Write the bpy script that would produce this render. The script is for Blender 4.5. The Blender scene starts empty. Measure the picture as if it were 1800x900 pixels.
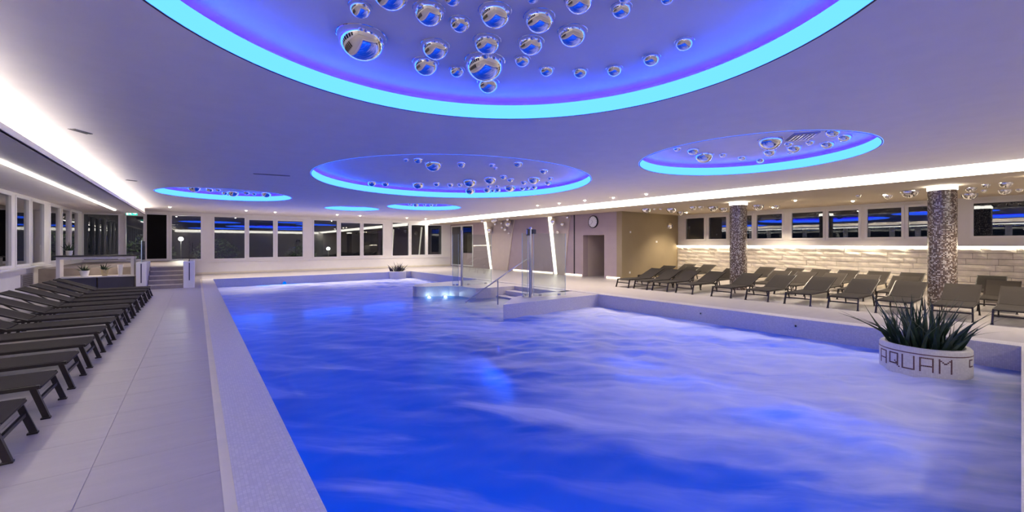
import bpy, bmesh, math, random
from mathutils import Vector, Matrix, noise
random.seed(7)
PI = math.pi
scene = bpy.context.scene
COL = scene.collection

# ------------------------------------------------------------------ camera, world, exposure
F_PX, HORIZON, EYE = 730.0, 430.0, 1.6
YAW = math.atan(555.0 / 730.0)
cam_d = bpy.data.cameras.new('camera')
cam_d.sensor_width = 36.0
cam_d.lens = 36.0 * F_PX / 1800.0
cam_d.shift_y = -(450.0 - HORIZON) / 1800.0
cam_d.clip_start = 0.05
cam_d.clip_end = 200
cam = bpy.data.objects.new('camera', cam_d)
COL.objects.link(cam)
cam.location = (0, 0, EYE)
cam.rotation_euler = (PI / 2, 0, -YAW)
scene.camera = cam

world = bpy.data.worlds.new('night')
scene.world = world
world.use_nodes = True
world.node_tree.nodes['Background'].inputs[0].default_value = (0.010, 0.012, 0.022, 1)
world.node_tree.nodes['Background'].inputs[1].default_value = 0.25
scene.view_settings.view_transform = 'Standard'
scene.view_settings.look = 'None'
scene.view_settings.gamma = 1.0
scene.view_settings.use_curve_mapping = False
scene.view_settings.exposure = 1.1
scene.cycles.use_denoising = True
scene.cycles.adaptive_threshold = 0.02
scene.cycles.max_bounces = 7
scene.cycles.diffuse_bounces = 4
scene.cycles.glossy_bounces = 4
scene.cycles.transparent_max_bounces = 16
scene.cycles.sample_clamp_indirect = 6.0
scene.cycles.caustics_reflective = False
scene.cycles.caustics_refractive = False

RING_E = (0.092, 0.385, 3.5)      # blue light rings round the ceiling recesses
COVE_E = 22.0                    # left cove strip
LINE_E = 10.0                    # thin line of light on the left
STRIP_E = 4.6                   # luminous band on the right
UNDER_W = 14.5                  # underwater lamps
SPOT_W = 165.0                   # ceiling downlights
WARM = (1.0, 0.82, 0.60)
COOLW = (1.0, 0.93, 0.83)

# ------------------------------------------------------------------ pixel helpers (directions only; distance from surfaces)
ST, CT = math.sin(YAW), math.cos(YAW)
def P(x, y, z=0.0):
    d = (EYE - z) * F_PX / (y - HORIZON); r = (x - 900) / F_PX * d
    return Vector((d * ST + r * CT, d * CT - r * ST, z))
def on_x(x, X, y=HORIZON):
    a = math.atan((x - 900) / F_PX) + YAW
    Y = X / math.tan(a); d = X * ST + Y * CT
    return Vector((X, Y, EYE + (HORIZON - y) * d / F_PX)), d
def on_y(x, Y, y=HORIZON):
    a = math.atan((x - 900) / F_PX) + YAW
    X = Y * math.tan(a); d = X * ST + Y * CT
    return Vector((X, Y, EYE + (HORIZON - y) * d / F_PX)), d

# ------------------------------------------------------------------ mesh builder
class MB:
    def __init__(self): self.v, self.f = [], []
    def add(self, vs, fs):
        n = len(self.v); self.v += [tuple(v) for v in vs]; self.f += [[i + n for i in f] for f in fs]; return self
    def box(self, x0, x1, y0, y1, z0, z1):
        vs = [(x, y, z) for z in (z0, z1) for y in (y0, y1) for x in (x0, x1)]
        return self.add(vs, [(0,2,3,1),(4,5,7,6),(0,1,5,4),(2,6,7,3),(0,4,6,2),(1,3,7,5)])
    def bbox(self, x0, x1, y0, y1, z0, z1, b=0.005):
        # box with a chamfered top edge and chamfered uprights
        def ring(i, z): return [(x0+i+b,y0+i,z),(x1-i-b,y0+i,z),(x1-i,y0+i+b,z),(x1-i,y1-i-b,z),(x1-i-b,y1-i,z),(x0+i+b,y1-i,z),(x0+i,y1-i-b,z),(x0+i,y0+i+b,z)]
        vs = ring(0, z0) + ring(0, z1 - b) + ring(b, z1)
        fs = [tuple(range(7, -1, -1)), tuple(range(16, 24))]
        for k in (0, 8):
            for i in range(8):
                j = (i + 1) % 8; fs.append((k+i, k+j, k+8+j, k+8+i))
        return self.add(vs, fs)
    def bar(self, a, b, w, h=None, up=(0, 0, 1)):
        a, b, up = Vector(a), Vector(b), Vector(up); h = h or w
        d = (b - a).normalized(); s = d.cross(up)
        if s.length < 1e-4: s = d.cross(Vector((1, 0, 0)))
        s.normalize(); u = s.cross(d)
        vs = [p + s * i * w / 2 + u * j * h / 2 for p in (a, b) for i, j in ((-1,-1),(1,-1),(1,1),(-1,1))]
        return self.add(vs, [(3,2,1,0),(4,5,6,7),(0,1,5,4),(1,2,6,5),(2,3,7,6),(3,0,4,7)])
    def tube(self, pts, r, n=8):
        pts = [Vector(p) for p in pts]; vs, fs = [], []
        for i, p in enumerate(pts):
            d = (pts[min(i + 1, len(pts) - 1)] - pts[max(i - 1, 0)]).normalized()
            s = d.cross(Vector((0, 0, 1)))
            if s.length < 1e-3: s = Vector((1, 0, 0))
            s.normalize(); u = s.cross(d)
            rr = r[i] if isinstance(r, (list, tuple)) else r
            vs += [p + (s * math.cos(2*PI*k/n) + u * math.sin(2*PI*k/n)) * rr for k in range(n)]
        for i in range(len(pts) - 1):
            for k in range(n):
                j = (k + 1) % n; fs.append((i*n+k, i*n+j, (i+1)*n+j, (i+1)*n+k))
        fs += [tuple(range(n - 1, -1, -1)), tuple(range((len(pts)-1)*n, len(pts)*n))]
        return self.add(vs, fs)
    def lathe(self, prof, c=(0, 0, 0), n=32, close=True):
        vs, fs = [], []
        for r, z in prof:
            vs += [(c[0] + r*math.cos(2*PI*k/n), c[1] + r*math.sin(2*PI*k/n), c[2] + z) for k in range(n)]
        m = len(prof)
        for i in range(m - 1):
            for k in range(n):
                j = (k + 1) % n; fs.append((i*n+k, i*n+j, (i+1)*n+j, (i+1)*n+k))
        if close: fs += [tuple(range(n - 1, -1, -1)), tuple(range((m-1)*n, m*n))]
        return self.add(vs, fs)
    def prism(self, pts, z0, z1):
        n = len(pts)
        vs = [(x, y, z0) for x, y in pts] + [(x, y, z1) for x, y in pts]
        fs = [tuple(range(n - 1, -1, -1)), tuple(range(n, 2 * n))] + [(i, (i+1)%n, n+(i+1)%n, n+i) for i in range(n)]
        return self.add(vs, fs)
    def mesh(self, name, mat, smooth=False):
        me = bpy.data.meshes.new(name); me.from_pydata(self.v, [], self.f); me.update()
        if mat: me.materials.append(mat)
        if smooth:
            me.polygons.foreach_set('use_smooth', [True] * len(me.polygons))
            try: me.set_sharp_from_angle(angle=0.7)
            except Exception: pass
        return me
    def build(self, name, mat, parent=None, smooth=False, loc=None):
        return link(name, self.mesh(name, mat, smooth), parent, loc)

def link(name, data, parent=None, loc=None):
    o = bpy.data.objects.new(name, data); COL.objects.link(o)
    if parent is not None: o.parent = parent
    if loc is not None: o.location = loc
    return o
def tag(o, label=None, cat=None, group=None, kind=None):
    if label: o['label'] = label
    if cat: o['category'] = cat
    if group: o['group'] = group
    if kind: o['kind'] = kind
    return o
def empty(name, loc=(0, 0, 0), rz=0.0):
    o = bpy.data.objects.new(name, None); COL.objects.link(o)
    o.location = loc; o.rotation_euler = (0, 0, rz); o.empty_display_size = 0.1
    return o
def copy_tree(o, parent=None):
    c = o.copy(); COL.objects.link(c); c.parent = parent
    for ch in o.children: copy_tree(ch, c)
    return c
ORD = ['first','second','third','fourth','fifth','sixth','seventh','eighth','ninth','tenth','eleventh','twelfth','thirteenth','fourteenth','fifteenth','sixteenth','seventeenth','eighteenth','nineteenth','twentieth']
def nth(i):
    if i < 20: return ORD[i]
    n = i + 1
    return '%d%s' % (n, 'th' if 10 < n % 100 < 14 else {1:'st',2:'nd',3:'rd'}.get(n % 10, 'th'))

# ------------------------------------------------------------------ materials (all procedural)
def new_mat(name):
    m = bpy.data.materials.new(name); m.use_nodes = True
    nt = m.node_tree; nt.nodes.clear()
    out = nt.nodes.new('ShaderNodeOutputMaterial')
    return m, nt, out
def N(nt, t, **kw):
    n = nt.nodes.new('ShaderNode' + t)
    for k, v in kw.items(): setattr(n, k, v)
    return n
def coords(nt, scale=(1, 1, 1)):
    tc = N(nt, 'TexCoord'); mp = N(nt, 'Mapping'); mp.inputs['Scale'].default_value = scale
    nt.links.new(tc.outputs['Object'], mp.inputs['Vector']); return mp.outputs['Vector']
def paint(name, col, rough=0.6, var=0.06, scale=3.0, bump=0.0, bscale=60.0, metal=0.0, stretch=(1, 1, 1), spec=0.5):
    m, nt, out = new_mat(name); L = nt.links.new
    b = N(nt, 'BsdfPrincipled'); vec = coords(nt, stretch)
    nz = N(nt, 'TexNoise'); nz.inputs['Scale'].default_value = scale; nz.inputs['Detail'].default_value = 4
    L(vec, nz.inputs['Vector'])
    rp = N(nt, 'ValToRGB'); rp.color_ramp.elements[0].position = 0.3; rp.color_ramp.elements[1].position = 0.7
    rp.color_ramp.elements[0].color = (*[c * (1 - var) for c in col], 1); rp.color_ramp.elements[1].color = (*[min(1, c * (1 + var)) for c in col], 1)
    L(nz.outputs['Fac'], rp.inputs['Fac']); L(rp.outputs['Color'], b.inputs['Base Color'])
    b.inputs['Roughness'].default_value = rough; b.inputs['Metallic'].default_value = metal
    b.inputs['Specular IOR Level'].default_value = spec
    if bump:
        n2 = N(nt, 'TexNoise'); n2.inputs['Scale'].default_value = bscale; n2.inputs['Detail'].default_value = 5; L(vec, n2.inputs['Vector'])
        bp = N(nt, 'Bump'); bp.inputs['Strength'].default_value = bump; bp.inputs['Distance'].default_value = 0.01
        L(n2.outputs['Fac'], bp.inputs['Height']); L(bp.outputs['Normal'], b.inputs['Normal'])
    L(b.outputs[0], out.inputs[0]); return m
def emit(name, col, s):
    m, nt, out = new_mat(name); e = N(nt, 'Emission')
    e.inputs[0].default_value = (*col, 1); e.inputs[1].default_value = s
    nt.links.new(e.outputs[0], out.inputs[0]); return m
def glass(name, tint=(0.9, 0.95, 0.93), rough=0.0, ior=1.5, boost=1.0):
    m, nt, out = new_mat(name); L = nt.links.new
    t = N(nt, 'BsdfTransparent'); t.inputs[0].default_value = (*tint, 1)
    g = N(nt, 'BsdfGlossy'); g.inputs['Roughness'].default_value = rough
    fr = N(nt, 'Fresnel'); fr.inputs[0].default_value = ior
    mu = N(nt, 'Math', operation='MULTIPLY'); mu.use_clamp = True; mu.inputs[1].default_value = boost
    L(fr.outputs[0], mu.inputs[0])
    mx = N(nt, 'MixShader'); L(mu.outputs[0], mx.inputs[0]); L(t.outputs[0], mx.inputs[1]); L(g.outputs[0], mx.inputs[2])
    L(mx.outputs[0], out.inputs[0]); return m
def mosaic(name, cols, tile=0.025, grout=(0.5, 0.5, 0.5), rough=0.25, cyl=None):
    """small square tiles with per-tile random colour; cyl = radius wraps the grid round a column"""
    m, nt, out = new_mat(name); L = nt.links.new
    b = N(nt, 'BsdfPrincipled'); b.inputs['Roughness'].default_value = rough
    tc = N(nt, 'TexCoord'); vec = tc.outputs['Object']
    if cyl:
        sx = N(nt, 'SeparateXYZ'); L(vec, sx.inputs[0])
        at = N(nt, 'Math', operation='ARCTAN2'); L(sx.outputs['Y'], at.inputs[0]); L(sx.outputs['X'], at.inputs[1])
        ml = N(nt, 'Math', operation='MULTIPLY'); L(at.outputs[0], ml.inputs[0]); ml.inputs[1].default_value = cyl
        cb = N(nt, 'CombineXYZ'); L(ml.outputs[0], cb.inputs['X']); L(sx.outputs['Z'], cb.inputs['Z']); vec = cb.outputs[0]
    sc = N(nt, 'VectorMath', operation='SCALE'); L(vec, sc.inputs[0]); sc.inputs['Scale'].default_value = 1.0 / tile
    of = N(nt, 'VectorMath', operation='ADD'); L(sc.outputs[0], of.inputs[0]); of.inputs[1].default_value = (0.31, 0.37, 0.43)
    fl = N(nt, 'VectorMath', operation='FLOOR'); L(of.outputs[0], fl.inputs[0])
    wn = N(nt, 'TexWhiteNoise', noise_dimensions='3D'); L(fl.outputs[0], wn.inputs['Vector'])
    rp = N(nt, 'ValToRGB'); rp.color_ramp.interpolation = 'CONSTANT'
    el = rp.color_ramp.elements
    while len(el) < len(cols): el.new(0.5)
    for i, c in enumerate(cols): el[i].position = i / len(cols); el[i].color = (*c, 1)
    L(wn.outputs['Value'], rp.inputs['Fac'])
    fr = N(nt, 'VectorMath', operation='FRACTION'); L(of.outputs[0], fr.inputs[0])
    sf = N(nt, 'SeparateXYZ'); L(fr.outputs[0], sf.inputs[0])
    masks = []
    for ax in 'XYZ':
        a = N(nt, 'Math', operation='LESS_THAN'); L(sf.outputs[ax], a.inputs[0]); a.inputs[1].default_value = 0.10
        masks.append(a.outputs[0])
    geo = N(nt, 'NewGeometry'); sn = N(nt, 'SeparateXYZ'); L(geo.outputs['True Normal'], sn.inputs[0])
    tot = None
    for i, ax in enumerate('XYZ'):
        # a joint plane only counts when it crosses the face
        ab = N(nt, 'Math', operation='ABSOLUTE'); L(sn.outputs[ax], ab.inputs[0])
        lt = N(nt, 'Math', operation='LESS_THAN'); L(ab.outputs[0], lt.inputs[0]); lt.inputs[1].default_value = 0.7
        mu = N(nt, 'Math', operation='MULTIPLY'); L(masks[i], mu.inputs[0]); L(lt.outputs[0], mu.inputs[1])
        if cyl:
            mu = N(nt, 'Math', operation='MULTIPLY'); L(masks[i], mu.inputs[0]); mu.inputs[1].default_value = 0.0 if ax == 'Y' else 1.0
        if tot is None: tot = mu.outputs[0]
        else:
            mxm = N(nt, 'Math', operation='MAXIMUM'); L(tot, mxm.inputs[0]); L(mu.outputs[0], mxm.inputs[1]); tot = mxm.outputs[0]
    mix = N(nt, 'Mix', data_type='RGBA'); L(tot, mix.inputs[0]); L(rp.outputs['Color'], mix.inputs[6]); mix.inputs[7].default_value = (*grout, 1)
    L(mix.outputs[2], b.inputs['Base Color']); L(b.outputs[0], out.inputs[0]); return m

M = {}
M['ceil'] = paint('ceiling_paint', (0.90, 0.84, 0.81), 0.85, 0.02)
M['ceil_r'] = paint('lounge_ceiling_paint', (0.66, 0.56, 0.43), 0.85, 0.02)
M['white'] = paint('white_paint', (0.82, 0.79, 0.75), 0.6, 0.02)
M['frame'] = paint('white_frame', (0.84, 0.82, 0.80), 0.35, 0.02)
M['floor'] = paint('stone_floor', (0.42, 0.385, 0.385), 0.42, 0.05, 2.5, 0.05, 40, stretch=(0.6, 3, 1))
M['tile'] = paint('stone_floor_tile', (0.42, 0.385, 0.385), 0.42, 0.06, 2.5, 0.05, 40, stretch=(0.5, 3, 1))
M['grout'] = paint('grout', (0.38, 0.35, 0.35), 0.8)
M['cop'] = mosaic('coping_mosaic', [(0.60,0.57,0.58),(0.56,0.53,0.54),(0.64,0.61,0.61),(0.58,0.55,0.57)], 0.022, (0.48,0.46,0.47), 0.3)
M['channel'] = paint('channel_stone', (0.72, 0.66, 0.52), 0.5, 0.05)
M['basin'] = mosaic('basin_mosaic', [(0.55,0.72,0.88),(0.62,0.78,0.9),(0.5,0.68,0.86)], 0.05, (0.55,0.65,0.75), 0.35)
M['brown'] = paint('mauve_brown_wall', (0.42, 0.335, 0.345), 0.8, 0.03)
M['niche'] = paint('beige_niche', (0.58, 0.49, 0.42), 0.8, 0.03)
M['olive'] = paint('olive_wall', (0.34, 0.27, 0.165), 0.8, 0.04, 1.5)
M['stone'] = paint('split_stone', (0.78, 0.72, 0.62), 0.85, 0.12, 5.0, 0.7, 22)
M['mortar'] = paint('stone_backing', (0.22, 0.19, 0.15), 0.9)
M['chrome'] = paint('chrome', (0.92, 0.90, 0.88), 0.03, 0.0, metal=1.0)
M['steel'] = paint('brushed_steel', (0.50, 0.50, 0.52), 0.28, 0.04, 30, metal=1.0)
M['black'] = paint('black_metal', (0.018, 0.016, 0.018), 0.4, 0.1)
M['dark'] = paint('dark_brown_frame', (0.016, 0.011, 0.012), 0.4, 0.1)
M['sling'] = paint('taupe_sling', (0.040, 0.034, 0.031), 0.9, 0.08, 60, 0.25, 320, spec=0.2)
M['glass'] = glass('clear_glass', (0.86, 0.90, 0.89), 0.0, 1.5, 1.3)
M['blackpane'] = paint('black_blind', (0.006, 0.005, 0.005), 0.7, 0.1, spec=0.1)
M['edge'] = paint('glass_edge', (0.55, 0.68, 0.66), 0.2)
M['pane'] = glass('window_glass', (0.70, 0.74, 0.75), 0.0, 1.5, 2.2)
M['mos_col'] = mosaic('column_mosaic', [(0.06,0.04,0.035),(0.36,0.32,0.30),(0.12,0.08,0.06),(0.48,0.44,0.41),(0.08,0.055,0.05),(0.22,0.17,0.15),(0.10,0.07,0.06)], 0.030, (0.16,0.135,0.125), 0.22, 0.275)
M['planter'] = mosaic('planter_mosaic', [(0.72,0.69,0.63),(0.69,0.66,0.60),(0.75,0.72,0.66)], 0.024, (0.62,0.59,0.54), 0.35, 0.53)
M['letter'] = paint('brown_mosaic', (0.16, 0.07, 0.06), 0.35, 0.1)
M['leaf'] = paint('spiky_leaf', (0.020, 0.046, 0.022), 0.4, 0.35, 6)
M['leaf2'] = paint('spiky_leaf_pale', (0.055, 0.085, 0.05), 0.4, 0.3, 6)
M['purple_leaf'] = paint('dark_purple_leaf', (0.05, 0.035, 0.05), 0.45, 0.3, 6)
M['pebble'] = paint('white_pebble', (0.80, 0.78, 0.75), 0.5, 0.1, 8)
M['soil'] = paint('soil', (0.06, 0.045, 0.035), 0.9, 0.2, 12)
M['step'] = paint('grey_step_stone', (0.30, 0.255, 0.25), 0.5, 0.12, 5)
M['counter'] = paint('dark_countertop', (0.035, 0.03, 0.032), 0.25, 0.1)
M['lav'] = paint('pale_panel', (0.62, 0.60, 0.62), 0.5, 0.03)
M['navy'] = paint('dark_blue_panel', (0.035, 0.035, 0.07), 0.4, 0.1)
M['vent'] = paint('grey_vent', (0.30, 0.28, 0.29), 0.6)
M['face'] = paint('clock_face', (0.85, 0.84, 0.84), 0.5, 0.0)
M['green'] = emit('exit_green', (0.03, 0.42, 0.30), 1.2)
M['pict'] = emit('exit_white', (0.75, 1.0, 0.95), 1.3)
M['ring'] = emit('blue_ring', RING_E, 1.0)
M['slot_led'] = emit('slot_led', (0.012, 0.0, 1.0), 13.0)
M['cove'] = emit('cove_led', COOLW, COVE_E)
M['line'] = emit('line_led', COOLW, LINE_E)
M['strip'] = emit('luminous_band', COOLW, STRIP_E)
M['strip2'] = emit('end_wall_band', COOLW, STRIP_E * .8)
M['skirt'] = emit('skirting_led', WARM, 1.6)
M['led'] = emit('ledge_led', (1.0, 0.88, 0.66), 30.0)
M['slant'] = emit('slanted_led', (1.0, 0.90, 0.74), 2.2)
M['spot'] = emit('downlight_lens', (1.0, 0.85, 0.62), 60.0)
M['under'] = emit('underwater_lens', (0.0, 0.15, 1.5), .6)
M['white_under'] = emit('white_underwater_lens', (0.8, 0.95, 1.0), 4.0)
M['lampglow'] = emit('garden_lamp_globe', (1.0, 0.95, 0.75), 14.0)
M['grass'] = paint('dark_lawn', (0.05, 0.07, 0.03), 0.9, 0.3, 8)
M['shrub'] = paint('shrub_green', (0.10, 0.16, 0.07), 0.7, 0.4, 9)
M['wicker'] = paint('warm_pot', (0.55, 0.45, 0.25), 0.6, 0.15, 20)

def light(name, kind, loc, power, col, parent=None, rot=None, **kw):
    d = bpy.data.lights.new(name, kind); d.energy = power; d.color = col
    for k, v in kw.items(): setattr(d, k, v)
    o = bpy.data.objects.new(name, d); COL.objects.link(o); o.location = loc
    if rot: o.rotation_euler = rot
    if parent is not None: o.parent = parent
    return o

# ================================================================== STRUCTURE
LX, BY, RX, NY = -4.3, 28.0, 20.0, -4.0
CZ = 3.30          # main ceiling
RZ = 3.12          # lounge ceiling on the right
PX0, PX1, PY1 = 0.62, 10.25, 23.5
WZ = -0.38         # water level
near = lambda x: 0.034 * x      # near pool edge
pool_poly = [(PX0, near(PX0)), (PX1, near(PX1)), (PX1, PY1), (PX0, PY1)]

def poly_with_holes(name, outer, holes, z, mat, flip=False):
    bm = bmesh.new(); edges = []
    for loop in [outer] + holes:
        vs = [bm.verts.new((x, y, z)) for x, y in loop]
        edges += [bm.edges.new((vs[i], vs[(i + 1) % len(vs)])) for i in range(len(vs))]
    bmesh.ops.triangle_fill(bm, use_beauty=True, edges=edges, normal=(0, 0, -1 if flip else 1))
    for f in bm.faces:
        if (f.normal.z < 0) != flip: f.normal_flip()
    me = bpy.data.meshes.new(name); bm.to_mesh(me); bm.free(); me.materials.append(mat)
    return me

# floor: slab with the pool cut out, tiles on the left deck
fl = link('floor', poly_with_holes('floor', [(LX, NY), (RX, NY), (RX, BY), (LX, BY)], [[(0.145, near(.145)), (10.62, near(10.62)), (10.62, PY1 + .35), (0.145, PY1 + .35)]], -0.004, M['floor']))
tag(fl, 'pale stone deck floor around the pool', 'floor', kind='structure')
tw, tl = (0.145 - LX) / 6, 0.6
tm = MB().bbox(0.0015, tw - .0015, 0.0015, tl - .0015, -0.02, 0.0, 0.0015).mesh('tile', M['tile'])
for i in range(6):
    for j in range(32):
        link('tile', tm, fl, (LX + i * tw, 0.6 + j * tl, 0))
b = MB().box(10.62, RX, NY, BY, -.3, -.0).box(LX, 10.62, PY1 + .35, BY, -.3, 0)
deck = b.build('floor_lounge', M['floor']); tag(deck, 'pale deck floor under the lounger rows right of the pool', 'floor', kind='structure')

# pool coping and basin
cop = MB()
cop.prism([(0.20, near(.2)), (PX0, near(PX0)), (PX0, PY1), (0.20, PY1)], -0.5, 0.012)
cop.prism([(0.20, PY1), (10.62, PY1), (10.62, PY1 + .35), (0.20, PY1 + .35)], -0.5, 0.012)
cop.prism([(PX1, near(PX1)), (10.62, near(10.62)), (10.62, PY1), (PX1, PY1)], -0.5, 0.012)
cop.prism([(0.2, near(.2) - .5), (10.62, near(10.62) - .5), (10.62, near(10.62)), (.2, near(.2))], -0.5, 0.012)
co = cop.build('trim_1', M['cop']); tag(co, 'white mosaic coping along the pool edge', 'coping', kind='structure')
ch = MB().box(0.135, 0.20, near(.1), PY1 + .35, -.3, 0.004).build('channel', M['channel'], co)
ch['label'] = 'beige drain channel'
bs = MB()
x0, x1, zf = PX0 - .02, PX1 + .02, -1.75
bs.add([(x0, near(x0), zf), (x1, near(x1), zf), (x1, PY1 + .02, zf), (x0, PY1 + .02, zf), (x0, near(x0), -.45), (x1, near(x1), -.45), (x1, PY1 + .02, -.45), (x0, PY1 + .02, -.45)],
       [(0, 1, 2, 3), (0, 4, 5, 1), (1, 5, 6, 2), (2, 6, 7, 3), (3, 7, 4, 0)])
bas = bs.build('pool_basin', M['basin']); tag(bas, 'blue mosaic pool basin under the water', 'pool', kind='structure')
ledge = MB().prism([(4.2, near(4.2)), (PX1, near(PX1)), (PX1, .62), (4.2, .52)], -1.7, -0.62).build('bench', M['cop'], bas)
ledge['label'] = 'pale submerged bench along the near wall'

# main ceiling with six round recesses
REC = [(1.84, 2.45, 2.54), (5.72, 10.02, 3.62), (8.61, 3.72, 2.0), (0.87, 17.27, 1.92), (5.88, 20.2, 1.2), (8.27, 17.44, 1.63)]
def circ(cx, cy, r, n=96): return [(cx + r * math.cos(2*PI*k/n), cy + r * math.sin(2*PI*k/n)) for k in range(n)]
SX0, SX1 = 13.05, 13.55        # luminous band: upper and lower edge
ce = link('ceiling', poly_with_holes('ceiling', [(-2.56, NY), (SX0, NY), (SX0, BY), (-2.56, BY)], [circ(*r) for r in REC], CZ, M['ceil'], True))
tag(ce, 'white ceiling with round recesses above the pool', 'ceiling', kind='structure')
RNAME = ['huge nearest', 'wide middle', 'right-hand', 'left far', 'smallest far', 'far right thin']
RH, RD = 0.18, 0.28
for i, (cx, cy, r) in enumerate(REC):
    # recess: ledge and upper disc belong to the ceiling
    d = MB().lathe([(r, RH), (r + .16, RH), (r + .16, RD), (.001, RD)], (0, 0, 0), 96, False).build('recess_panel', M['ceil'], ce, True, (cx, cy, CZ))
    rg = MB().lathe([(r + .02, 0.0), (r, 0.0), (r, RH), (r + .02, RH), (r + .02, 0.0)], (0, 0, 0), 96, False).build('ring_light', M['ring'], None, True, (cx, cy, CZ))
    tag(rg, 'glowing blue light ring of the %s ceiling recess' % RNAME[i], 'ring light', 'ring lights in the ceiling recesses')
    MB().lathe([(r + .014, -.001), (r + .014, -.005), (r - .003, -.005), (r - .003, -.001)], (0, 0, 0), 96, False).build('trim', M['black'], rg, True)
    MB().lathe([(r + .07, RH + .004), (r + .11, RH + .004), (r + .11, RH + .012), (r + .07, RH + .012), (r + .07, RH + .004)], (0, 0, 0), 96, False).build('slot_light', M['slot_led'], rg, True)

# left bulkhead with cove on top, lower ceiling by the windows
CE = 25.6
bk = MB().box(-2.56, -1.90, NY, CE, 3.0, 3.03).box(-1.93, -1.88, NY, CE, 3.0, 3.085).box(-2.60, -2.56, NY, CE, 3.0, CZ + .02).box(-2.56, -1.9, CE, CE + .03, 3.0, CZ)
bk = bk.build('trim_2', M['white']); tag(bk, 'long white bulkhead with a light cove along the left side', 'bulkhead', kind='structure')
cl = MB().box(LX, -2.60, NY, BY, 3.15, 3.2).build('ceiling_left', M['ceil']); tag(cl, 'lower ceiling strip above the left windows', 'ceiling', kind='structure')
cv = MB().box(-2.16, -2.08, NY, CE - .3, 3.03, 3.05).build('cove_light', M['cove']); tag(cv, 'bright white cove light on the left bulkhead', 'cove light')
ln = MB().box(-2.64, -2.58, NY, 23.0, 2.975, 2.998).build('line_light', M['line']); tag(ln, 'thin white line of light along the left bulkhead', 'line light')

# luminous band and lounge ceiling on the right
st = MB().add([(SX0, NY, CZ), (SX1, NY, RZ), (SX1, BY, RZ), (SX0, BY, CZ), (SX0 + .03, NY, CZ + .02), (SX1 + .03, NY, RZ + .02), (SX1 + .03, BY, RZ + .02), (SX0 + .03, BY, CZ + .02)],
              [(0, 3, 2, 1), (4, 5, 6, 7), (0, 1, 5, 4), (1, 2, 6, 5), (2, 3, 7, 6), (3, 0, 4, 7)]).build('light_band', M['strip'])
tag(st, 'long luminous white band between pool ceiling and lounge ceiling', 'light band')
cr = MB().box(SX1 + .04, RX, NY, BY, RZ, RZ + .05).build('ceiling_lounge', M['ceil_r']); tag(cr, 'taupe lounge ceiling right of the light band', 'ceiling', kind='structure')

def wall_cells(axis, pos, thick, u0, u1, z0, z1, holes):
    """wall box with rectangular openings; axis 'x' = plane of constant x"""
    us = sorted({u0, u1, *[h[0] for h in holes], *[h[1] for h in holes]}); zs = sorted({z0, z1, *[h[2] for h in holes], *[h[3] for h in holes]})
    mb = MB()
    for i in range(len(us) - 1):
        for k in range(len(zs) - 1):
            uc, zc = (us[i] + us[i+1]) / 2, (zs[k] + zs[k+1]) / 2
            if any(h[0] < uc < h[1] and h[2] < zc < h[3] for h in holes): continue
            a, c = sorted((pos, pos + thick))
            if axis == 'x': mb.box(a, c, us[i], us[i+1], zs[k], zs[k+1])
            else: mb.box(us[i], us[i+1], a, c, zs[k], zs[k+1])
    return mb
WN = [0]
def window(axis, pos, u0, u1, z0, z1, label, fw=0.07, depth=0.10, inward=-1, mat=None, pane=None):
    """white frame (proud of the wall by 3 cm) with its own glass pane"""
    WN[0] += 1
    a, c = sorted((pos + inward * 0.03, pos - inward * (depth - .03)))
    mb = MB()
    def bx(ua, ub, za, zb):
        if axis == 'x': mb.box(a, c, ua, ub, za, zb)
        else: mb.box(ua, ub, a, c, za, zb)
    bx(u0, u1, z0, z0 + fw); bx(u0, u1, z1 - fw, z1); bx(u0, u0 + fw, z0 + fw, z1 - fw); bx(u1 - fw, u1, z0 + fw, z1 - fw)
    w = mb.build('window_%d' % WN[0], mat or M['frame']); tag(w, label, 'window', kind='structure')
    g = MB(); m = pos - inward * .03
    if axis == 'x': g.box(m - .004, m + .004, u0 + fw, u1 - fw, z0 + fw, z1 - fw)
    else: g.box(u0 + fw, u1 - fw, m - .004, m + .004, z0 + fw, z1 - fw)
    g.build('pane', pane or M['pane'], w)
    return w

# back wall (Y = 28)
def bx_(x): return on_y(x, BY)[0].x
zb, zt = 0.76, 3.19
backs = []
for gi, grp in enumerate([[(302, 353)], [(377, 430), (438, 480), (488, 532)], [(552, 592), (599, 633), (639, 673)], [(690, 718), (723, 747), (752, 776)]]):
    for pi_, (a, c) in enumerate(grp): backs.append((bx_(a) - .07, bx_(c) + .07, zb + (0 if pi_ == 0 else .04), zt - (0 if pi_ == 0 else .11), gi, pi_))
doors = [(bx_(147) - .05, bx_(208) + .05, .82, 3.1), (bx_(222) - .05, bx_(252) + .05, .82, 3.08), (bx_(258) - .05, bx_(293) + .05, .82, 3.19)]
holes = [h[:4] for h in backs] + doors
wb = wall_cells('y', BY, .3, LX, 15.4, 0, 3.32, holes).build('wall_back', M['white']); tag(wb, 'white back wall with the window groups', 'wall', kind='structure')
GN = ['single window beside the black door', 'first window group', 'second window group', 'window group behind the purple plant']
PN = ['left', 'middle', 'right']
for u0, u1, z0, z1, gi, pi_ in backs:
    window('y', BY, u0, u1, z0, z1, 'white framed back wall window, ' + (GN[gi] if gi == 0 else '%s one of the %s' % (PN[pi_], GN[gi])))
for (u0, u1, z0, z1), lb in zip(doors[:2], ('wide dark glazing behind the bar counter', 'glazed door under the green exit sign')):
    window('y', BY, u0, u1, z0, z1, lb, .05)
u0, u1, z0, z1 = doors[2]
window('y', BY, u0, u1, z0, z1, 'tall black glazed door above the stairs', .05, pane=M['blackpane'])
sl = MB().box(bx_(353) + .3, 15.3, BY - .05, BY - .002, .66, .70).build('trim_3', M['frame']); tag(sl, 'white sill rail below the back windows', 'sill', kind='structure')
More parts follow.
